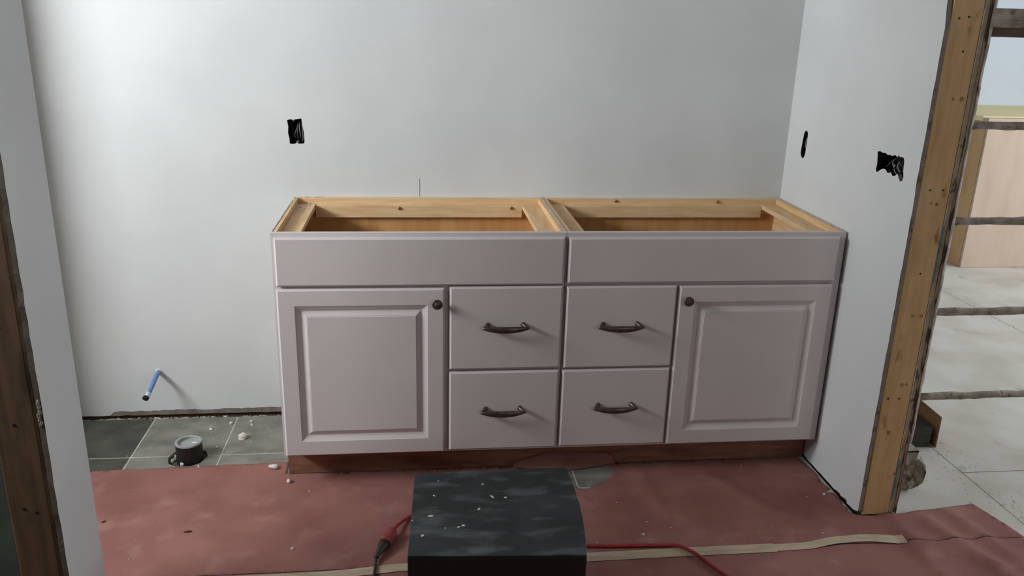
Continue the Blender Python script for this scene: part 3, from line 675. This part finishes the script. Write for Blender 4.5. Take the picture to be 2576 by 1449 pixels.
bit('plaster_lump', 'small plaster crumb on the red paper right of the black box, above the red cord', 1.118, -0.908, top_z(1.118, -0.908, 0.006)+0.0002, (0.005, 0.004, 0.003), 13)
bit('plaster_lump', 'small plaster crumb on the red paper near the right side wall', 1.790, -0.726, top_z(1.79, -0.726, 0.006)+0.0002, (0.006, 0.0035, 0.003), 14)
bit('wood_sliver', 'dark wood sliver lying in the middle of the left red paper', -0.253, -0.797, top_z(-0.253, -0.797, 0.006)+0.0002, (0.011, 0.0035, 0.0022), 15, dark_wood, 'wood chip', 'dark wood slivers')
bit('wood_sliver', 'dark wood sliver beside the left wall on the red paper', -0.518, -0.721, top_z(-0.518, -0.721, 0.006)+0.0002, (0.008, 0.003, 0.002), 16, dark_wood, 'wood chip', 'dark wood slivers')
bm = bmesh.new(); q = random.Random(77)
for i in range(240):
    if i < 70: x, y, z = -0.6+0.6*q.random(), -0.03-0.36*q.random(), 0.0001
    elif i < 185: x, y = -0.5+2.5*q.random(), -0.49-1.0*q.random(); z = top_z(x, y, 0.006)+0.0005
    else: x, y, z = 2.1+2.4*q.random(), -0.6+2.6*q.random(), -0.0008
    if i >= 70 and i < 185 and (abs(y+1.01) < 0.05 or 0.38 < x < 0.88 and -1.43 < y < -0.97 or inside((x, y), HOLE) or x > 1.8 and y > -0.87 or x > 2.25): continue
    if math.hypot(x-HX, y-HY) < 0.085 or (x > 2.05 and x < 2.40 and -0.46 < y < -0.10) or (0.2 < x < 0.44 and y < -0.72): continue
    s = 0.0007+0.0017*q.random()**2; chunk(bm, (x, y, z), s*1.4, s, s*0.8, q, 1)
o = tag(obj('plaster_dust', bm, dust_mat), 'scattered specks of white plaster over tiles and paper', 'debris'); o['kind'] = 'stuff'
bm = bmesh.new(); q = random.Random(78)
for i in range(26):
    sd = i < 9; x = 0.006+0.003*q.random() if sd else 0.024+0.042*q.random()**1.6; y = -0.026-0.13*q.random()**1.8; chunk(bm, (x, y, HC+0.0006 if sd else 0.8403), 0.002+0.0022*q.random(), 0.002+0.0022*q.random(), 0.0025, q, 1)
for i in range(10):
    chunk(bm, (0.022+0.08*q.random(), -0.009, HC-0.0005), 0.004, 0.0025, 0.0022, q, 1)
o = tag(obj('plaster_crumbs', bm, plaster), 'plaster crumbs caught at the back left corner of the left cabinet', 'debris'); o['kind'] = 'stuff'

# ================================================================== NEXT ROOM
t = thing('scaffold_frame', 'plaster-caked rolling scaffold with ladder rungs beyond the bare stud', 'scaffold', (2.085, -0.672, -0.001))
q = random.Random(41)
PX, PY = 2.083, -0.672
bm = bmesh.new(); tube(bm, [(PX, PY, 0.165+0.03*i) for i in range(62)], 0.0205, 12, 0.16, q); obj('post', bm, dirty_metal, t, smooth=True)
bm = bmesh.new(); tube(bm, [(PX+1.32, PY+0.01, 0.165+0.06*i) for i in range(31)], 0.0205, 12, 0.16, q); obj('post', bm, dirty_metal, t, smooth=True)
for z in (0.329, 0.629, 0.930, 1.226, 1.826):
    bm = bmesh.new(); tube(bm, [(PX+0.02+0.04*i*0.98, PY+0.0003*i, z + 0.0006*math.sin(i)) for i in range(34)], 0.0125, 10, 0.35, q); obj('rung', bm, dirty_metal, t, smooth=True)
obj('deck_rail', B(PX-0.012, PX+1.30, PY-0.026, PY-0.0215, 1.528, 1.560), dirty_metal, t, bevel=0.002)
bm = bmesh.new(); tube(bm, [(PX-0.004+0.045*i, PY-0.018, 1.5195) for i in range(30)], 0.0115, 10, 0.2, q); obj('deck_tube', bm, dirty_metal, t, smooth=True)
obj('deck_board', B(PX+0.0, PX+1.30, PY-0.006, PY+0.60, 1.481, 1.515), scaf_board, t, bevel=0.002)
obj('top_brace', B(PX-0.024, PX-0.018, PY-0.03, PY-0.024, 1.555, 1.95), red_steel, t)
for px in (PX, PX+1.32):
    bm = bmesh.new(); tube(bm, [(px, PY, 0.185), (px, PY, 0.145)], 0.015, 10, 0.2, q)
    prism(bm, [(px-0.022, 0.152), (px+0.022, 0.152), (px+0.010, 0.066), (px-0.010, 0.066)], PY-0.050, PY-0.046, yz)
    prism(bm, [(px-0.022, 0.152), (px+0.022, 0.152), (px+0.010, 0.066), (px-0.010, 0.066)], PY-0.006, PY-0.002, yz)
    box(bm, px-0.022, px+0.022, PY-0.050, PY+0.012, 0.148, 0.154)
    c = obj('caster', bm, dirty_metal, t)
    bm = bmesh.new(); lathe(bm, [(0.0, -0.024), (0.014, -0.024), (0.018, -0.018), (0.040, -0.015), (0.050, -0.021), (0.062, -0.020), (0.0665, -0.010), (0.0665, 0.010), (0.062, 0.020), (0.030, 0.022), (0, 0.022)], (px, PY-0.026, 0.0665), (0.28, 1, 0), 20, 0.10, q)
    for k in range(34):
        a_ = 6.283*q.random(); r_ = 0.012+0.05*q.random(); chunk(bm, (px+r_*math.cos(a_)-0.003, PY-0.026-0.017-0.004*q.random(), 0.0665+r_*math.sin(a_)-0.004), 0.007+0.008*q.random(), 0.006, 0.008, q, 1)
    obj('wheel', bm, wheel_mat, c)

t = thing('plywood_counter', 'plywood-clad base counter with yellow wooden top in the bright next room', 'counter', (4.6, 2.3, -0.001))
obj('front_panel', B(4.036, 5.50, 1.908, 1.926, 0.0005, 0.955), ply_pink, t)
obj('side_panel', B(4.034, 4.052, 1.929, 2.742, 0.0005, 0.955), ply_side, t)
obj('top_board', B(4.020, 5.52, 1.955, 2.745, 0.956, 0.986), top_yellow, t, bevel=0.003)
obj('front_lip', B(4.020, 5.52, 1.895, 1.953, 0.956, 0.980), ply_pink, t, bevel=0.002)

t = thing('tile_carton', 'opened carton of dark tiles on the floor beyond the bare stud', 'carton', (2.28, -0.30, -0.001))
bm = bmesh.new()
X0, X1, Y0, Y1 = 2.070, 2.372, -0.432, -0.125
for a in ((X1, X1+0.004, Y0-0.004, Y1, -0.0005, 0.125), (X0, X1, Y1, Y1+0.004, -0.0005, 0.125)): box(bm, *a)
obj('carton_wall', bm, cardboard, t)
bm = bmesh.new(); prism(bm, [(X1+0.004, 0.125), (X1-0.105, 0.208), (X1-0.108, 0.205), (X1+0.001, 0.123)], Y0+0.002, Y1, yz); obj('carton_flap', bm, cardboard, t)
for k in range(9):
    dx = 0.003*(q.random()-.5); obj('stacked_tile', B(X0+0.004+dx, X1-0.020+dx, Y0+0.004*q.random(), Y1-0.008, 0.0092*k-0.0003, 0.0092*k+0.0086), stack_tile, t, bevel=0.0008)
